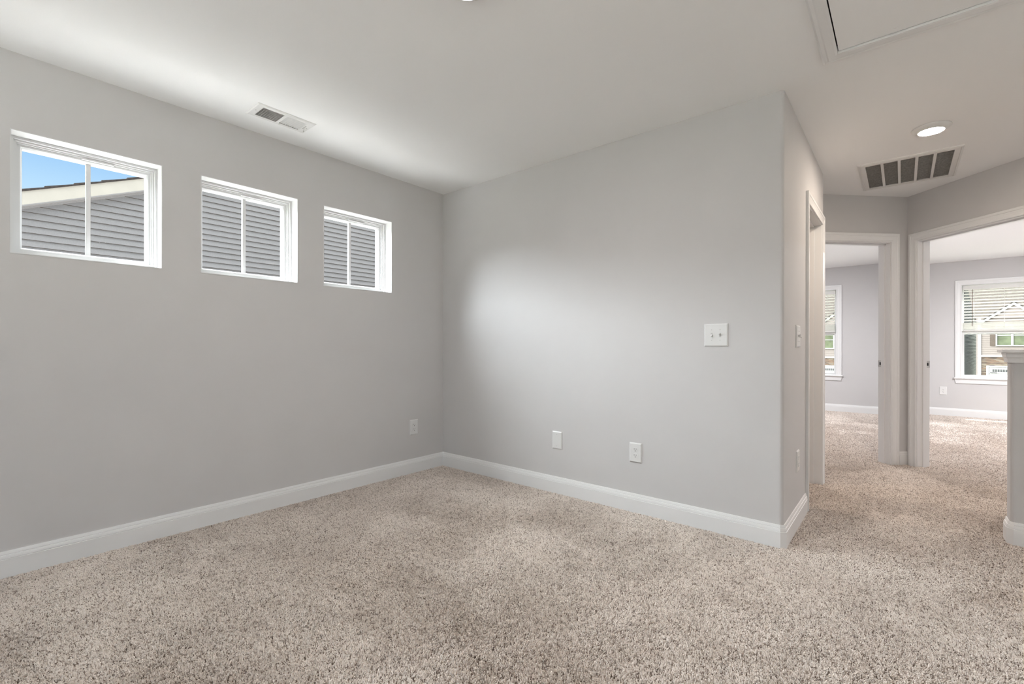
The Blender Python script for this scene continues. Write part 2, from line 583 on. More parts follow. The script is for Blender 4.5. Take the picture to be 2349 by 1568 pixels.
def door_frame(name, f, a, b, top, wd, depth, label, strike=None, reveal=0.006, leftw=None):
    root = MB()
    jt = 0.018
    # jamb lining (three boards) is the root mesh
    root.box(a, a + jt, Z0, top - jt, -depth, 0.0, f)
    root.box(b - jt, b, Z0, top - jt, -depth, 0.0, f)
    root.box(a, b, top - jt, top, -depth, 0.0, f)
    e = empty(name, f((a + b) / 2, 0, -depth / 2))
    struct(e, label, 'doorway')
    root.build('jamb', 'trim', e)
    st = MB()
    i = a + jt
    j = b - jt
    st.box(i, i + 0.011, Z0, top - jt, -0.080, -0.046, f)
    st.box(j - 0.011, j, Z0, top - jt, -0.080, -0.046, f)
    st.box(i, j, top - jt - 0.011, top - jt, -0.080, -0.046, f)
    st.build('door_stop', 'trim', e)
    # casings both sides; path runs so the profile lies outside the opening
    q = reveal
    path = [(a + jt - q, Z0), (a + jt - q, top - jt + q), (b - jt + q, top - jt + q), (b - jt + q, Z0)]
    MB().sweep(path, casing_prof(wd), lambda s, z, w: f(s, z, w)).build('casing', 'trim', e)
    MB().sweep(path, casing_prof(wd), lambda s, z, w: f(s, z, -depth - w)).build('casing', 'trim', e)
    if strike:
        side, z = strike
        x0 = a + jt if side == 'a' else b - jt
        sg = 1 if side == 'a' else -1
        p = MB().box(x0, x0 + sg * 0.0015, z - 0.030, z + 0.030, -depth + 0.001, -depth + 0.034, f)
        p.box(x0 - sg * 0.0, x0 + sg * 0.003, z - 0.030, z + 0.030, -depth - 0.004, -depth + 0.002, f)
        pl = p.build('strike_plate', 'steel', e)
        pl['label'] = 'satin metal strike plate'
        MB().box(x0 + sg * 0.0012, x0 + sg * 0.0022, z - 0.013, z + 0.013, -depth + 0.009, -depth + 0.024, f).build('latch_hole', 'slot', pl)
        for dz in (-0.021, 0.021):
            MB().box(x0 + sg * 0.0012, x0 + sg * 0.0022, z + dz - 0.003, z + dz + 0.003, -depth + 0.013, -depth + 0.019, f).build('screw', 'screw', pl)
    return e


door_frame('door_1', fC, CD[0], CD[1], DZ, 0.068, TH, 'open white-cased doorway in short hall wall')
door_frame('door_2', fD, DD[0] - 0.018, DD[1] + 0.018, DZ, 0.076, TH, 'white-cased doorway into the left bedroom', ('a', 0.915))
door_frame('door_3', fE, ED[0] - 0.018, ED[1] + 0.018, DZ, 0.066, TH, 'white-cased doorway into the right bedroom', ('a', 0.915))


# ------------------------------------------------------------------ small square windows
def square_window(name, y0, y1, label):
    z0, z1 = WZ
    e = empty(name, (-0.09, (y0 + y1) / 2, z0))
    struct(e, label, 'window')
    # painted drywall-return liner, flush with the wall
    lt = 0.004
    ln = MB()
    ln.box(-0.09, 0.0015, y0, y0 + lt, z0, z1)
    ln.box(-0.09, 0.0015, y1 - lt, y1, z0, z1)
    ln.box(-0.09, 0.0015, y0 + lt, y1 - lt, z1 - lt, z1)
    ln.box(-0.09, 0.0015, y0 + lt, y1 - lt, z0, z0 + lt)
    ln.build('return_liner', 'vinyl', e)
    # stepped outer frame swept round the opening
    rect = [(y0 + lt, z0 + lt), (y1 - lt, z0 + lt), (y1 - lt, z1 - lt), (y0 + lt, z1 - lt)]
    fp = [(0.0, -0.085), (0.012, -0.085), (0.012, -0.098), (0.020, -0.098), (0.020, -0.108), (0.026, -0.108), (0.026, -0.16), (0.0, -0.16)]
    MB().sweep(rect, fp, lambda a, b, w: (w, a, b), closed=True).build('frame', 'vinyl', e)
    sp_ = [(0.026, -0.118), (0.036, -0.118), (0.043, -0.128), (0.043, -0.165), (0.026, -0.165)]
    sa = MB().sweep(rect, sp_, lambda a, b, w: (w, a, b), closed=True).build('sash', 'vinyl', e)
    ym = (y0 + y1) / 2
    MB().box(-0.158, -0.140, ym - 0.0095, ym + 0.0095, z0 + 0.04, z1 - 0.04).build('muntin', 'vinyl', sa)
    MB().box(-0.152, -0.148, y0 + 0.044, y1 - 0.044, z0 + 0.044, z1 - 0.044).build('glass_pane', 'glass', sa)
    # tilt latch seen under the head
    MB().box(-0.122, -0.104, ym - 0.03, ym + 0.10, z1 - 0.036, z1 - 0.031).build('latch', 'vinyl', e)
    return e


square_window('window_1', *WIN[0], 'square white window showing blue sky over a gable')
square_window('window_2', *WIN[1], 'middle square white window showing only grey siding')
square_window('window_3', *WIN[2], 'square white window nearest the room corner')


# ------------------------------------------------------------------ bedroom windows and blinds
def hung_window(name, f, a, b, z0, z1, label):
    e = empty(name, f((a + b) / 2, z0, -0.08))
    struct(e, label, 'window')
    jm = MB()
    jt = 0.008
    for (p, q, r_, t_) in ((a, a + jt, z0, z1), (b - jt, b, z0, z1), (a + jt, b - jt, z1 - jt, z1), (a + jt, b - jt, z0, z0 + jt)):
        jm.box(p, q, r_, t_, -0.16, 0.0, f)
    jm.build('frame', 'vinyl', e)
    pth = [(a + 0.004, z0 - 0.0), (a + 0.004, z1 - 0.004), (b - 0.004, z1 - 0.004), (b - 0.004, z0)]
    MB().sweep(pth, casing_prof(0.075), f).build('casing', 'trim', e)
    MB().box(a - 0.088, b + 0.088, z0 - 0.018, z0 + 0.002, -0.02, 0.040, f).build('sill', 'trim', e, bevel=0.004)
    ap = [(a - 0.076, z0 - 0.018), (b + 0.076, z0 - 0.018), (b + 0.060, z0 - 0.088), (a - 0.060, z0 - 0.088)]
    MB().prism(ap, 0.0, 0.015, f).build('apron', 'trim', e)
    zm = (z0 + z1) / 2 - 0.030
    for nm, lo, hi, w in (('lower_sash', z0 + jt, zm + 0.033, -0.075), ('upper_sash', zm - 0.018, z1 - jt, -0.115)):
        rc = [(a + jt, lo), (b - jt, lo), (b - jt, hi), (a + jt, hi)]
        pr = [(0.0, w + 0.017), (0.026, w + 0.017), (0.031, w + 0.008), (0.031, w - 0.017), (0.0, w - 0.017)]
        sa = MB().sweep(rc, pr, f, closed=True).build(nm, 'vinyl', e)
        MB().box(a + jt + 0.032, b - jt - 0.032, lo + 0.032, hi - 0.032, w - 0.002, w + 0.002, f).build('glass_pane', 'glass', sa)
    return e


hung_window('window_4', fF, *FW, 'tall window half hidden behind the left doorway edge')
hung_window('window_5', fG, *GW, 'tall window seen through the right bedroom doorway')

hung_window('fill_window_6', fR, *RW[0], 'added fill window behind the viewer near the window wall')  # rear windows are added, unseen, to let in fill daylight
hung_window('fill_window_7', fR, *RW[1], 'added fill window behind the viewer, centre of the rear wall')

hung_window('fill_window_8', fX, *XW[0], 'added fill window at the stairs side behind the viewer')  # stair-side windows likewise added for fill daylight
hung_window('fill_window_9', fX, *XW[1], 'added fill window at the stairs side beside the half wall')


def blind(f, a, b, z1, label, wand_at):
    e = empty('window_blind', f((a + b) / 2, z1, -0.03))
    tag(e, label, 'blind', 'half-raised slat blinds')
    MB().box(a, b, z1 - 0.062, z1 - 0.004, -0.056, -0.006, f).build('headrail', 'blind', e, bevel=0.003)
    sl = MB()
    zb = 1.458
    n = 11
    zs_ = [z1 - 0.085 - i * (z1 - 0.085 - zb - 0.02) / (n - 1) for i in range(n)]
    tilt = 0.28

    def slat(z, t=tilt):
        vs = []
        for k in range(5):
            u = -0.025 + 0.0125 * k
            zz = z + u * t + 0.0022 * (1 - (u / 0.025) ** 2)
            for s_ in (a + 0.004, b - 0.004):
                vs += [f(s_, zz - 0.0013, -0.031 + u), f(s_, zz + 0.0013, -0.031 + u)]
        fs = []
        for k in range(4):
            q = k * 4
            fs += [(q, q + 2, q + 6, q + 4), (q + 1, q + 5, q + 7, q + 3), (q, q + 4, q + 5, q + 1), (q + 2, q + 3, q + 7, q + 6)]
        fs += [(0, 1, 3, 2), (16, 18, 19, 17)]
        sl.add(vs, fs)
    for z in zs_:
        slat(z)
    for i in range(13):
        slat(1.346 + i * 0.0082, 0.05)
    sl.build('slats', 'blind', e)
    MB().box(a + 0.003, b - 0.003, 1.318, 1.340, -0.056, -0.006, f).build('bottom_rail', 'blind', e, bevel=0.003)
    for t in (0.14, 0.5, 0.86):
        cd = MB()
        s_ = a + (b - a) * t
        for w in (-0.0045, -0.0575):
            cd.box(s_ - 0.0011, s_ + 0.0011, 1.320, z1 - 0.05, w - 0.0007, w + 0.0007, f)
        cd.build('ladder_cord', 'blind', e)
    MB().cyl(f(wand_at, z1 - 0.06, -0.001), f(wand_at - 0.004, 1.39, 0.003), 0.0033, 8).build('wand', 'wand', e)['label'] = 'brown tilt wand'
    return e


blind(fF, FW[0] + 0.018, FW[1] - 0.018, FW[3] - 0.016, 'white slat blind in the left bedroom window, mostly hidden by door casing', FW[0] + 0.12)
blind(fG, GW[0] + 0.018, GW[1] - 0.018, GW[3] - 0.016, 'white slat blind with brown wand in the right bedroom window', GW[0] + 0.125)


# ------------------------------------------------------------------ electrical plates
def outlet(f, s, z, label, wd=0.084, ht=0.126):
    e = empty('wall_outlet', f(s, z, 0))
    tag(e, label, 'outlet', 'white duplex outlets')
    MB().plate(s - wd / 2, s + wd / 2, z - ht / 2, z + ht / 2, 0.0, 0.0075, 0.006, f).build('cover_plate', 'plate', e)
    for dz in (0.0195, -0.0195):
        n = 20
        pl = []
        for i in range(n):
            t = 2 * math.pi * i / n
            pl.append((s + max(-0.0165, min(0.0165, 0.0185 * math.cos(t))), z + dz + max(-0.0135, min(0.0135, 0.0165 * math.sin(t)))))
        r_ = MB().prism(pl, 0.006, 0.0098, f).build('receptacle', 'plate', e)
        k = MB()
        k.box(s - 0.0075, s - 0.0052, z + dz + 0.0005, z + dz + 0.0090, 0.0097, 0.0100, f)
        k.box(s + 0.0052, s + 0.0075, z + dz + 0.0012, z + dz + 0.0085, 0.0097, 0.0100, f)
        pl = [(s + 0.0030 * math.cos(2 * math.pi * i / 10), z + dz - 0.0072 + 0.0030 * math.sin(2 * math.pi * i / 10)) for i in range(10)]
        k.prism(pl, 0.0097, 0.0100, f)
        k.build('slots', 'slot', r_)
    MB().cyl(f(s, z, 0.007), f(s, z, 0.0085), 0.003, 12).build('screw', 'plate', e)
    return e


outlet(fA, -0.328, 0.383, 'white duplex outlet low on window wall, left of room corner')
outlet(fB, 1.862, 0.383, 'white duplex outlet low on back wall, right of blank plate')
outlet(fC, 0.425, 0.383, 'white duplex outlet low in the hall beside the door casing')
outlet(fG, 3.681, 0.385, 'white outlet under the window beyond the right doorway', 0.086, 0.128)

e = empty('blank_plate', fB(1.250, 0.384, 0))
tag(e, 'white blank cover plate low on back wall, left of outlet', 'plate')
MB().plate(1.250 - 0.042, 1.250 + 0.042, 0.384 - 0.064, 0.384 + 0.064, 0, 0.0075, 0.006, fB).build('cover_plate', 'plate', e)
for dz in (0.0415, -0.0415):
    MB().cyl(fB(1.250, 0.384 + dz, 0.007), fB(1.250, 0.384 + dz, 0.0085), 0.0032, 12).build('screw', 'screw', e)


def switch(f, s, z, label, ups, grp='white two-toggle switches'):
    e = empty('light_switch', f(s, z, 0))
    tag(e, label, 'light switch', grp)
    MB().plate(s - 0.0655, s + 0.0655, z - 0.0655, z + 0.0655, 0, 0.0075, 0.006, f).build('cover_plate', 'plate', e)
    for k, up in zip((-0.023, 0.023), ups):
        c = s + k
        MB().box(c - 0.0053, c + 0.0053, z - 0.0122, z + 0.0122, 0.0070, 0.0078, f).build('toggle_slot', 'screw', e)
        d = 0.0085 if up else -0.0085
        tg = MB()
        vs = [(c - 0.004, z - 0.005, 0.006), (c + 0.004, z - 0.005, 0.006), (c + 0.004, z + 0.005, 0.006), (c - 0.004, z + 0.005, 0.006),
              (c - 0.0033, z + d - 0.003, 0.022), (c + 0.0033, z + d - 0.003, 0.022), (c + 0.0033, z + d + 0.003, 0.022), (c - 0.0033, z + d + 0.003, 0.022)]
        tg.add([f(*p) for p in vs], [(0, 3, 2, 1), (4, 5, 6, 7), (0, 1, 5, 4), (1, 2, 6, 5), (2, 3, 7, 6), (3, 0, 4, 7)])
        tg.build('toggle', 'plate', e)
        for dz in (0.0302, -0.0302):
            MB().cyl(f(c, z + dz, 0.0072), f(c, z + dz, 0.0084), 0.0028, 10).build('screw', 'screw', e)
    return e


switch(fB, 2.358, 1.1365, 'white two-toggle switch plate on bright back wall', (False, True))
switch(fC, 0.425, 1.1325, 'white two-toggle switch plate in hall, seen edge-on', (True, False))


# ------------------------------------------------------------------ ceiling fittings
def disc_light(x, y, lens, label, z=H):
    e = empty('ceiling_light', (x, y, z))
    tag(e, label, 'ceiling light', 'round flush ceiling lights')
    MB().lathe([(0.088, 0.002), (0.096, -0.001), (0.0965, -0.004), (0.093, -0.008), (0.078, -0.018), (0.0655, -0.0245), (0.0635, -0.0250), (0.0625, -0.022)], (x, y, z), 56, cap=False).build('trim_ring', 'vent', e)
    MB().lathe([(0.0625, -0.0235), (0.050, -0.0270), (0.030, -0.0290), (0.004, -0.0300)], (x, y, z), 48).build('lens', lens, e)
    return e


disc_light(3.322, 1.085, 'lamp_hall', 'glowing round ceiling light in hall before the air return')
disc_light(1.925, -1.600, 'lamp_main', 'glowing round ceiling light cut by the picture top')
disc_light(1.70, -3.75, 'fill_rear', 'added round fill light behind the viewer, window side')  # rear and stair-side room lamps are unseen, added as fill
disc_light(4.55, -1.60, 'fill_rear', 'added round fill light out of view above the stairs side')
disc_light(4.40, 0.50, 'fill_landing', 'added round fill light hidden beyond the half wall on the landing')  # unseen lamp added to lift the angled hall wall
disc_light(4.55, -3.75, 'fill_rear', 'added round fill light behind the viewer, stairs side')
disc_light(1.75, 4.30, 'fill_bed_dim', 'added round fill light hidden inside the left bedroom', HB)  # both bedroom lamps are unseen, added to brighten the bedrooms
disc_light(4.85, 4.60, 'fill_bed', 'added round fill light hidden inside the right bedroom', HB)

M['fill_bath'] = glow('bath fill lens', (1.0, 0.80, 0.62), 260.0)
disc_light(1.75, 0.75, 'fill_bath', 'added round fill light hidden in the room behind the hall doorway')  # unseen warm lamp added to light the far door jamb

# supply register near the window wall
vx0, vx1, vy0, vy1 = 0.222, 0.404, -1.738, -1.398
e = empty('ceiling_vent', ((vx0 + vx1) / 2, (vy0 + vy1) / 2, H))
tag(e, 'small white louvred air register on ceiling near window wall', 'vent')
fZ = lambda x, y, w: (x, y, H - w)
fr = MB()
hx0, hx1 = 0.252, 0.374
banks = ((-1.698, -1.578), (-1.560, -1.440))
fr.grid([vx0 + 0.008, vx1 - 0.008, hx0, hx1], [vy0 + 0.008, vy1 - 0.008, banks[0][0], banks[0][1], banks[1][0], banks[1][1]],
        [(hx0, hx1, *banks[0]), (hx0, hx1, *banks[1])], 0.0055, 0.0040, fZ)
fr.sweep([(vx0, vy0), (vx1, vy0), (vx1, vy1), (vx0, vy1)], [(0.0, 0.0), (0.0, 0.0015), (0.008, 0.0055), (0.010, 0.0040), (0.006, 0.0)], fZ, closed=True)
fr.build('frame', 'vent', e)
for bi, (b0, b1) in enumerate(banks):
    lv = MB()
    for i in range(9):
        yc = b0 + (b1 - b0) * (i + 0.5) / 9
        sg = 1 if bi == 0 else -1
        # slats lean one way in each bank
        p0 = (yc - 0.0052 * sg, 0.0046)
        p1 = (yc + 0.0052 * sg, -0.0075)
        lv.add([fZ(hx0, p0[0], p0[1]), fZ(hx1, p0[0], p0[1]), fZ(hx1, p1[0], p1[1]), fZ(hx0, p1[0], p1[1]),
                fZ(hx0, p0[0] + 0.0009, p0[1]), fZ(hx1, p0[0] + 0.0009, p0[1]), fZ(hx1, p1[0] + 0.0009, p1[1]), fZ(hx0, p1[0] + 0.0009, p1[1])],
               [(0, 1, 2, 3), (7, 6, 5, 4), (0, 4, 5, 1), (1, 5, 6, 2), (2, 6, 7, 3), (3, 7, 4, 0)])
    lv.build('louvers', 'vent', e)
bx = MB()
bx.grid([VR[0], VR[1]], [VR[2], VR[3]], [], -0.05, -0.052, fZ)
for (a_, b_, c_, d_) in ((VR[0], VR[0] + 0.002, VR[2], VR[3]), (VR[1] - 0.002, VR[1], VR[2], VR[3]), (VR[0], VR[1], VR[2], VR[2] + 0.002), (VR[0], VR[1], VR[3] - 0.002, VR[3])):
    bx.box(a_, b_, c_, d_, H + 0.001, H + 0.05)
bx.build('duct', 'duct', e)
for yy in (vy0 + 0.022, vy1 - 0.018):
    MB().cyl((0.313, yy, H - 0.005), (0.313, yy, H - 0.007), 0.0035, 10).build('screw', 'screw', e)
lvv = MB().box(0.290, 0.340, -1.4325, -1.4305, H - 0.0058, H - 0.0050)
lvv.build('lever_slot', 'slot', e)
lm = MB()
lm.cyl((0.315, -1.4315, H - 0.005), (0.290, -1.424, H - 0.020), 0.0012, 8)
lm.cyl((0.292, -1.4246, H - 0.019), (0.2875, -1.4232, H - 0.0225), 0.0038, 10)
lm.build('damper_lever', 'steel', e)

# return-air grille in the hall
gx0, gx1, gy0, gy1 = 2.922, 3.508, 1.542, 2.268
e = empty('return_grille', ((gx0 + gx1) / 2, (gy0 + gy1) / 2, H))
tag(e, 'large white five-panel air return grille on hall ceiling', 'air return')
fr = MB()
fr.sweep([(gx0, gy0), (gx1, gy0), (gx1, gy1), (gx0, gy1)],
         [(0.0, 0.0), (0.0, 0.006), (0.012, 0.012), (0.014, 0.012), (0.014, 0.0085), (0.019, 0.0085), (0.019, 0.012), (0.046, 0.012), (0.046, -0.02), (0.040, -0.02), (0.040, 0.0)], fZ, closed=True)
fr.build('frame', 'vent', e)
ix0, ix1, iy0, iy1 = gx0 + 0.046, gx1 - 0.046, gy0 + 0.046, gy1 - 0.046
for i in range(1, 5):
    xc = ix0 + (ix1 - ix0) * i / 5
    MB().box(xc - 0.0085, xc + 0.0085, iy0, iy1, H - 0.011, H + 0.004).build('divider_bar', 'vent', e)
for i in range(5):
    a_ = ix0 + (ix1 - ix0) * i / 5 + (0.0085 if i else 0)
    b_ = ix0 + (ix1 - ix0) * (i + 1) / 5 - (0.0085 if i < 4 else 0)
    lv = MB()
    n = 46
    for k in range(n):
        yc = iy0 + (iy1 - iy0) * (k + 0.5) / n
        lv.add([(a_, yc - 0.0050, H - 0.006), (b_, yc - 0.0050, H - 0.006), (b_, yc + 0.0040, H + 0.006), (a_, yc + 0.0040, H + 0.006)], [(0, 1, 2, 3)])
    lv.build('louvers', 'filter', e)['label'] = 'dusty grey louvre panel'
MB().box(RG[0], RG[1], RG[2], RG[3], H + 0.015, H + 0.03).build('filter', 'filter', e)['label'] = 'dusty grey filter'

# attic hatch
e = empty('attic_hatch', ((HT[0] + HT[1]) / 2, (HT[2] + HT[3]) / 2, H))
tag(e, 'white attic access panel in trimmed ceiling opening', 'attic hatch')
rc = [(HT[0] - 0.004, HT[2] - 0.004), (HT[1] + 0.004, HT[2] - 0.004), (HT[1] + 0.004, HT[3] + 0.004), (HT[0] - 0.004, HT[3] + 0.004)]
tp = [(0.009, 0.0), (0.009, 0.010), (0.0, 0.012), (-0.028, 0.0125), (-0.034, 0.011), (-0.046, 0.013), (-0.054, 0.009), (-0.054, 0.0)]
MB().sweep(rc, tp, fZ, closed=True).build('trim_frame', 'trim', e)
pn = MB().box(HT[0] + 0.0095, HT[1] - 0.006, HT[2] + 0.006, HT[3] - 0.008, H + 0.0, H + 0.015).build('panel', 'ceiling', e)
MB().box(HT[0], HT[1], HT[2], HT[3], H + 0.03, H + 0.04).build('gap_shade', 'slot', e)  # dark sheet painted as the shade behind the panel gap
for x_, y_ in ((3.03, -0.222), (3.16, -0.232), (3.35, -0.225)):
    MB().box(x_ - 0.006, x_ + 0.006, y_ - 0.002, y_ + 0.002, H - 0.0012, H + 0.001).build('nail_patch', 'ceiling', pn)

# ------------------------------------------------------------------ half wall at the stairs
PX, PY0, PY1 = 3.638, 0.866, 0.986
e = empty('wall_stair', (4.4, 0.93, 0))
struct(e, 'waist-high greige half wall with white cap by the stairs', 'half wall')
PXR = 6.2
MB().prism(bull(PX + rb, PY0 + rb, rb, 180, 270) + [(PXR, PY0), (PXR, PY1)] + bull(PX + rb, PY1 - rb, rb, 90, 180), Z0, 1.000).build('body', 'wall', e)
cpz = 1.039
cap = MB()
cap.prism([(PX - 0.035, PY0 - 0.035), (PXR, PY0 - 0.035), (PXR, PY1 + 0.035), (PX - 0.035, PY1 + 0.035)], cpz, cpz + 0.019)
cap.build('cap_board', 'trim', e, bevel=0.003)
crown = [(0.0, 0.985), (0.0, 1.039), (0.019, 1.039), (0.019, 1.031), (0.017, 1.026), (0.0165, 1.016), (0.012, 1.008), (0.010, 0.999), (0.009, 0.991), (0.009, 0.985)]
MB().sweep([(PXR, PY1), (PX, PY1), (PX, PY0), (PXR, PY0)], [(-u, z) for u, z in crown], lambda a, b, w: (a, b, w)).build('crown_moulding', 'trim', e)
pb = [(PXR, PY1), (PX + 0.017, PY1), (PX, PY1 - 0.017), (PX, PY0 + 0.017), (PX + 0.017, PY0), (PXR, PY0)]
MB().sweep(pb, [(-u, z) for u, z in BP], lambda a, b, w: (a, b, w)).build('baseboard', 'trim', e)


# ------------------------------------------------------------------ carpet pile
def smooth_noise(x, y, scale, seed):
    rs = np.random.RandomState(seed)
    g = rs.rand(64, 64)
    u, v = x / scale + 31.0, y / scale + 31.0
    i, j = np.floor(u).astype(int), np.floor(v).astype(int)
    a, b = u - i, v - j
    a, b = a * a * (3 - 2 * a), b * b * (3 - 2 * b)
    i0, i1, j0, j1 = i % 64, (i + 1) % 64, j % 64, (j + 1) % 64
    return (g[i0, j0] * (1 - a) + g[i1, j0] * a) * (1 - b) + (g[i0, j1] * (1 - a) + g[i1, j1] * a) * b


def carpet():
    rs = np.random.RandomState(5)
    zones = [  # x0,x1,y0,y1, tufts per m2, yarn radius, length
        (0.0, 4.5, -3.1, 0.0, 38000, 0.00125, 0.0125),
        (2.7, 4.9, 0.0, 2.76, 24000, 0.00155, 0.0125),
        (2.0, 2.7, 0.8, 2.3, 15000, 0.0019, 0.0125),
        (2.0, 3.2, 1.75, 6.62, 13000, 0.0021, 0.0120),
        (3.2, 6.2, 1.75, 7.16, 12000, 0.0021, 0.0120),
    ]
    P, RAD, TINT = [], [], []
    for x0, x1, y0, y1, dens, rad, ln in zones:
        sp_ = 1 / math.sqrt(dens)
        gx, gy = np.meshgrid(np.arange(x0, x1, sp_), np.arange(y0, y1, sp_))
        x = gx.ravel() + (rs.rand(gx.size) - 0.5) * sp_ * 1.1
        y = gy.ravel() + (rs.rand(gx.size) - 0.5) * sp_ * 1.1
        if y0 == 0.0 and x0 == 2.7:      # hall only
            keep = (y - K[1] < (x - K[0]) * 1 + 0.02) & (y - K[1] < -(x - K[0]) + 0.02)
            x, y = x[keep], y[keep]
        if y0 == 0.8:                    # doorway strip and the nook before the left bedroom
            keep = ((y > YC + TH) & (y - K[1] < (x - K[0]))) | ((x > XC - 0.45) & (y > CD[0]) & (y < CD[1]))
            x, y = x[keep], y[keep]
        if x0 == 2.0 and y0 == 1.75:
            keep = (y - K[1] > (x - K[0]) + 0.0)
            x, y = x[keep], y[keep]
        if x0 == 3.2:
            keep = (y - K[1] > -(x - K[0]) + 0.0)
            x, y = x[keep], y[keep]
        if y1 <= 2.8:                    # keep clear of walls and the half wall
            keep = (x > 0.004) & ~((x > PX) & (y > PY0) & (y < PY1))
            x, y = x[keep], y[keep]
        n = x.size
        lx = 0.006 * (smooth_noise(x, y, 0.40, 11) - 0.5) + 0.003 * (smooth_noise(x, y, 0.09, 14) - 0.5)
        ly = 0.006 * (smooth_noise(x, y, 0.40, 12) - 0.5) + 0.003 * (smooth_noise(x, y, 0.09, 15) - 0.5)
        shade = smooth_noise(x, y, 0.012, 13)
        tuft_t = rs.rand(n)
        a0 = rs.rand(n) * 2 * math.pi
        for k in range(3):
            ax = a0 + k * 2.094 + rs.randn(n) * 0.5
            sprd = sp_ * (0.20 + 0.16 * rs.rand(n))
            cx_, sx_ = np.cos(ax) * sprd, np.sin(ax) * sprd
            tx = x + cx_ * 0.9 + lx + rs.randn(n) * sp_ * 0.14
            ty = y + sx_ * 0.9 + ly + rs.randn(n) * sp_ * 0.14
            h = ln * (0.78 + 0.28 * rs.rand(n)) * (0.74 + 0.50 * shade)
            c = np.empty((n, 3, 3), np.float32)
            c[:, 0] = np.stack([x + cx_ * 0.4, y + sx_ * 0.4, np.full(n, -0.013)], 1)
            c[:, 1] = np.stack([x + cx_ * 0.9 + 0.4 * lx + rs.randn(n) * 0.0008, y + sx_ * 0.9 + 0.4 * ly + rs.randn(n) * 0.0008, -0.013 + h * 0.62], 1)
            c[:, 2] = np.stack([tx, ty, -0.013 + h], 1)
            P.append(c)
            r_ = np.empty((n, 3), np.float32)
            r_[:, 0] = rad * 0.7
            r_[:, 1] = rad * 1.1
            r_[:, 2] = rad * 1.0
            RAD.append(r_)
            TINT.append(np.clip(np.where(rs.rand(n) < 0.15 + 0.09 * (tuft_t < 0.3), 0.02 + 0.15 * rs.rand(n), 0.25 + 0.5 * tuft_t + 0.25 * (rs.rand(n) - 0.5)) + 0.3 * (shade - 0.5), 0, 1))
    P = np.concatenate(P)
    RAD = np.concatenate(RAD)
    TINT = np.concatenate(TINT).astype(np.float32)
    hc = bpy.data.hair_curves.new('carpet')
    hc.add_curves([3] * len(P))
    hc.position_data.foreach_set('vector', P.ravel())
    a = hc.attributes.get('radius') or hc.attributes.new('radius', 'FLOAT', 'POINT')
    a.data.foreach_set('value', RAD.ravel())
    a = hc.attributes.new('tint', 'FLOAT', 'CURVE')
    a.data.foreach_set('value', TINT)
    hc.materials.append(M['carpet'])
    o = bpy.data.objects.new('carpet', hc)
    COL.objects.link(o)
    tag(o, 'beige heathered cut-pile carpet over the whole floor', 'carpet', kind='stuff')
    return o


carpet()

# ------------------------------------------------------------------ outdoors
GZ = -2.9
struct(MB().box(-60, 90, -40, 140, GZ - 0.3, GZ).build('ground', 'yard'), 'dry lawn outdoors', 'ground')
struct(MB().box(-6.1, -0.25, -14, 12, GZ, GZ + 0.02).build('ground_gravel', 'gravel'), 'pale gravel strip between the two houses', 'ground')
for nm_, b_ in (('ground_patio', (-1, 6.3, -20, -5.5)), ('ground_drive_bounce', (6.5, 16, -14, 6))):  # pale paving added to bounce daylight up through the fill windows
    struct(MB().box(*b_, GZ, GZ + 0.02).build(nm_, 'gravel'), 'added pale bounce paving behind the house' if 'patio' in nm_ else 'added pale bounce paving beside the house', 'ground')


def lap_wall(mb, z0, z1, step, ymin, ymax, fn, lip=0.016, edge=None):
    """overlapping boards; fn(s, z, w) with w outward; ymin/ymax functions of z"""
    z = z0
    while z < z1 - 1e-6:
        t = min(z + step, z1)
        a0, b0, a1, b1 = ymin(z), ymax(z), ymin(t), ymax(t)
        if b0 - a0 < 0.02:
            break
        if b1 < a1:
            a1 = b1 = (a1 + b1) / 2
        th = lip * 0.2
        g = step * 0.22
        sg_ = (a1 - a0) * g / (t - z), (b1 - b0) * g / (t - z)
        mb.add([fn(a0, z, lip), fn(b0, z, lip), fn(b1, t, 0), fn(a1, t, 0), fn(a0, z, lip - th), fn(b0, z, lip - th),
                fn(a0 + sg_[0], z + g, lip * 0.78 - th), fn(b0 + sg_[1], z + g, lip * 0.78 - th), fn(a0 + sg_[0], z + g, 0), fn(b0 + sg_[1], z + g, 0), fn(a0, z, 0), fn(b0, z, 0)],
               [(0, 1, 2, 3), (4, 6, 7, 5), (6, 8, 9, 7), (8, 10, 11, 9)])
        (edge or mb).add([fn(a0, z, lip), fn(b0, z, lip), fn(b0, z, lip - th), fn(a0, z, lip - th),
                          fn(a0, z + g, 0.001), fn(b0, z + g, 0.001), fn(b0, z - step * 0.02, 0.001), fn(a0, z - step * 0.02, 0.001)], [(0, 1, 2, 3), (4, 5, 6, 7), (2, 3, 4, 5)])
        z = t


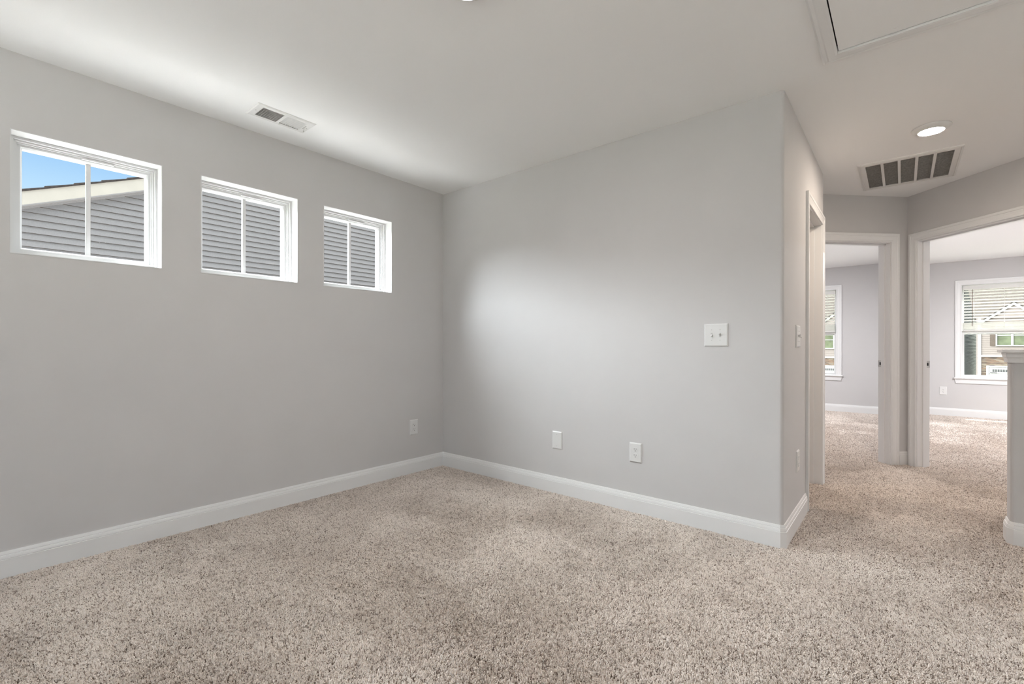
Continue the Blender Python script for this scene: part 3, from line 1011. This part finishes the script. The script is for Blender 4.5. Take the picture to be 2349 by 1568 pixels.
# neighbouring house beside the window wall
NX = -6.15
e = empty('house', (NX - 3, 3, GZ))
tag(e, 'grey sided gable house close beside the three square windows', 'house')
rz = lambda y: 3.02 + 0.409 * (y + 2.237)      # under side of the rake on the wall
RY, LO, HI = 3.4, -4.6, 11.4
zr = rz(RY)
sd, se = MB(), MB()
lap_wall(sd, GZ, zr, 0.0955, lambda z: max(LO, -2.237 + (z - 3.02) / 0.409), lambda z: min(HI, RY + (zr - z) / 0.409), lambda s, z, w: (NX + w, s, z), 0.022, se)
se.build('lap_shade_lines', 'lap_edge_shade', e)['label'] = 'brown dirt and painted shadow lines under the siding laps'
sd.build('siding', 'siding_grey', e)
fx = NX + 0.12
top = lambda y: 3.173 + 0.409 * (y + 2.245)
for sgn, nm in ((1, 'a'), (-1, 'b')):
    ends = (LO - 0.45, RY) if sgn == 1 else (HI + 0.45, RY)
    tz = [top(ends[0] if sgn == 1 else 2 * RY - ends[0]), top(RY)]
    q = [(ends[0], tz[0] - 0.183), (ends[1], tz[1] - 0.183), (ends[1], tz[1]), (ends[0], tz[0])]
    MB().prism(q, fx - 0.025, fx, lambda a, b, w: (w, a, b)).build('rake_board', 'fascia', e)
    q = [(ends[0], tz[0] - 0.20), (ends[1], tz[1] - 0.20), (ends[1], tz[1] - 0.183), (ends[0], tz[0] - 0.183)]
    MB().prism(q, NX - 0.02, fx - 0.002, lambda a, b, w: (w, a, b)).build('soffit', 'siding_grey', e)
    q = [(ends[0], tz[0] - 0.225), (ends[1], tz[1] - 0.225), (ends[1], tz[1] - 0.20), (ends[0], tz[0] - 0.20)]
    MB().prism(q, NX, NX + 0.03, lambda a, b, w: (w, a, b)).build('frieze_strip', 'siding_grey', e)
    rf = MB()
    q = [(ends[0], tz[0]), (ends[1], tz[1]), (ends[1], tz[1] + 0.022), (ends[0], tz[0] + 0.022)]
    rf.prism(q, NX - 9, fx + 0.022, lambda a, b, w: (w, a, b))
    # shingle butts stepping along the rake
    n = int(abs(ends[1] - ends[0]) / 0.30)
    for i in range(n):
        ya = ends[0] + (ends[1] - ends[0]) * i / n
        yb = ya + (ends[1] - ends[0]) / n
        za, zb_ = [top(v if sgn == 1 else 2 * RY - v) for v in (ya, yb)]
        rf.prism([(ya, za + 0.036), (yb, zb_ + 0.020), (yb, zb_ + 0.012), (ya, za + 0.012)], NX - 9, fx + 0.028, lambda a, b, w: (w, a, b))
    rf.build('roof', 'shingle_dark', e)
bw = MB()
bw.prism([(LO, GZ), (HI, GZ), (HI, rz(LO)), (RY, zr), (LO, rz(LO))], NX - 8.5, NX - 0.05, lambda a, b, w: (w, a, b))
bw.build('walls', 'siding_grey', e)

# street houses in front of the bedroom windows
S = 1.5
tx = lambda x: 3.184 + (x - 3.184) * S
tz_ = lambda z: 1.068 + (z - 1.068) * S
FY = -2.832 + 38.832 * S


def street_house(off, apex_off, label, drop=0.0):
    X = lambda x: tx(x) + off
    Z = lambda z: tz_(z) - drop
    e = empty('street_house', (X(9), FY + 2, GZ))
    tag(e, label, 'house', 'beige street houses')
    xl, xr = X(6.64), X(11.2)
    fw = lambda s, z, w: (s, FY - w, z)
    eave = Z(2.75)
    bd = MB()
    bd.box(xl, xr, FY + 0.03, FY + 1.6, GZ, eave + 0.2)
    bd.build('walls', 'beige', e)
    sk = MB()
    lap_wall(sk, Z(0.61), eave, 0.165, lambda z: xl, lambda z: xr, fw, 0.02)
    ap = X(8.066) + apex_off
    az = Z(3.66)
    sl = 0.80
    lap_wall(sk, eave, az - 0.15, 0.165, lambda z: ap - (az - 0.15 - z) / sl, lambda z: ap + (az - 0.15 - z) / sl, lambda s, z, w: (s, FY - 0.05 - w, z), 0.02)
    sk.build('shakes', 'beige', e)
    MB().box(xl, xr, FY - 0.10, FY + 0.02, GZ, Z(0.51)).build('stone_base', 'stone', e)
    MB().box(xl - 0.05, xr, FY - 0.16, FY, Z(0.51), Z(0.61)).build('belt_board', 'white_ext', e)
    MB().box(xl - 0.02, xl + 0.17, FY - 0.07, FY + 0.15, Z(0.60), eave).build('corner_board', 'white_ext', e)
    MB().box(xl - 0.02, xl + 0.17, FY - 0.14, FY + 0.15, GZ, Z(0.51)).build('corner_board', 'white_ext', e)
    # gable rake boards and roof
    hw = (az - eave) / sl + 0.25
    gr = MB()
    for sg in (1, -1):
        p = [(ap, az), (ap + sg * hw, az - hw * sl), (ap + sg * hw, az - hw * sl - 0.22), (ap, az - 0.24)]
        gr.prism(p, 0.10, 0.16, fw)
    gr.build('rake_board', 'white_ext', e)
    MB().prism([(ap, az - 0.02), (ap - hw, az - hw * sl - 0.02), (ap - hw, az - hw * sl + 0.07), (ap, az + 0.09), (ap + hw, az - hw * sl + 0.07), (ap + hw, az - hw * sl - 0.02)], -1.6, 0.18, fw).build('roof', 'shingle', e)
    # twin window with shutter
    wl_, wr = X(7.41), X(8.62)
    wz0, wz1 = Z(1.20), Z(2.30)
    wn = MB()
    mid = (wl_ + wr) / 2
    wn.grid([wl_ - 0.09, wl_, mid - 0.07, mid + 0.07, wr, wr + 0.09], [wz0 - 0.09, wz0, wz1, wz1 + 0.1], [(wl_, mid - 0.07, wz0, wz1), (mid + 0.07, wr, wz0, wz1)], 0.10, -0.02, fw)
    zm = (wz0 + wz1) / 2 + 0.02
    for a_, b_ in ((wl_, mid - 0.07), (mid + 0.07, wr)):
        wn.box(a_, b_, zm - 0.03, zm + 0.03, 0.0, 0.06, fw)
    win = wn.build('window', 'white_ext', e)
    for a_, b_ in ((wl_, mid - 0.07), (mid + 0.07, wr)):
        MB().box(a_, b_, wz0, wz1, 0.01, 0.03, fw).build('pane', 'ext_glass', win)
    for a_ in (wl_ - 0.09 - 0.34, wr + 0.09):
        MB().box(a_, a_ + 0.34, wz0 - 0.06, wz1 + 0.06, 0.02, 0.07, fw).build('shutter', 'shutter', e)
    # garage door
    g0, g1, gt = X(7.06), X(10.4), Z(-0.08)
    MB().grid([g0 - 0.14, g0, g1, g1 + 0.14], [GZ, gt, gt + 0.12], [(g0, g1, GZ - 1, gt)], 0.16, 0.0, fw).build('garage_trim', 'white_ext', e)
    gd = MB()
    ph = (gt - GZ) / 4
    for i in range(4):
        gd.box(g0, g1, GZ + i * ph + 0.008, GZ + (i + 1) * ph - 0.008, 0.0, 0.125, fw)
    gd = gd.build('garage_door', 'garage', e)
    pw = 0.15
    gp = MB()
    for i in range(24):
        a_ = X(7.216) + i * 0.158
        if a_ + pw > g1 - 0.1:
            break
        for dz in (0.0, -0.105):
            gp.box(a_, a_ + 0.118, gt - 0.20 + dz - 0.08, gt - 0.20 + dz, 0.12, 0.14, fw)
    gp.build('window_panes', 'slot', gd)
    MB().box(X(7.12), X(7.40), gt - 0.50, gt - 0.47, 0.12, 0.16, fw).build('handle', 'slot', gd)
    return e


street_house(0.0, 0.0, 'beige house with stone base and garage seen through right bedroom window')
street_house(-13.60, 1.05, 'beige house with stone base seen through left bedroom window', 0.30)

# grey gable house further back on the street
e = empty('street_house', (12, 66, GZ))
tag(e, 'dark grey gable house beyond the beige garage house', 'house')
GX, GY0, GYR = 8.76, 60.2, 69.5
sl = 0.57
zg = lambda y: 3.79 + sl * (y - GY0)
MB().prism([(GY0, GZ), (2 * GYR - GY0, GZ), (2 * GYR - GY0, 3.79), (GYR, zg(GYR)), (GY0, 3.79)], GX + 0.05, GX + 26, lambda a, b, w: (w, a, b)).build('walls', 'siding_olive', e)
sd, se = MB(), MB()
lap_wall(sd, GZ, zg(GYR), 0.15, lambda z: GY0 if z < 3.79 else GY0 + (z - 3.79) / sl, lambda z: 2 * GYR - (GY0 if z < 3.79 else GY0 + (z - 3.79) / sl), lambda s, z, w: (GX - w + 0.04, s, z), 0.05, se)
se.build('lap_shade_lines', 'lap_edge_shade', e)  # same brown lines with lap shadow painted in
sd.build('siding', 'siding_olive', e)
rf = MB()
for sg in (1, -1):
    ya = GY0 - 0.3 if sg == 1 else 2 * GYR - GY0 + 0.3
    za = zg(GY0 - 0.3)
    rf.prism([(ya, za + 0.05), (GYR, zg(GYR) + 0.05), (GYR, zg(GYR) + 0.22), (ya, za + 0.22)], GX - 0.25, GX + 26.3, lambda a, b, w: (w, a, b))
rf.build('roof', 'shingle', e)

# roof of the house behind the left street house
e = empty('street_house', (-6, 66, GZ))
tag(e, 'shingle-roofed house behind the left bedroom view', 'house')
MB().box(-20, 4.5, 62, 75, GZ, 3.4).build('walls', 'beige', e)
MB().prism([(60.6, 3.3), (68, 8.6), (75.4, 3.3)], -20.4, 4.9, lambda a, b, w: (w, a, b)).build('roof', 'shingle', e)

# flowering shrub at the verge
sx, sy = 7.05, 42.0
e = empty('flowering_shrub', (sx, sy, GZ))
tag(e, 'small pale-blossomed shrub before the grey house', 'shrub')
MB().cyl((sx, sy, GZ), (sx + 0.05, sy, GZ + 0.9), 0.035, 8, 0.02).build('stem', 'bark', e)


def clump(name, m, c, rx, rz_, n, sz):
    k = MB()
    for i in range(n):
        d = Vector((random.gauss(0, 1), random.gauss(0, 1), random.gauss(0, 1))).normalized() * (random.random() ** 0.4)
        p = Vector(c) + Vector((d.x * rx, d.y * rx, d.z * rz_))
        u = Vector((random.gauss(0, 1), random.gauss(0, 1), random.gauss(0, 1))).normalized()
        v = u.orthogonal().normalized()
        w = u.cross(v)
        k.add([p - v * sz, p + w * sz * 0.5, p + v * sz, p - w * sz * 0.5], [(0, 1, 2, 3)])
    return k.build(name, m, e)


clump('foliage', 'leaf', (sx + 0.05, sy, GZ + 1.0), 0.35, 0.45, 260, 0.07)
clump('blossoms', 'bloom', (sx, sy, GZ + 1.5), 0.35, 0.18, 220, 0.07)
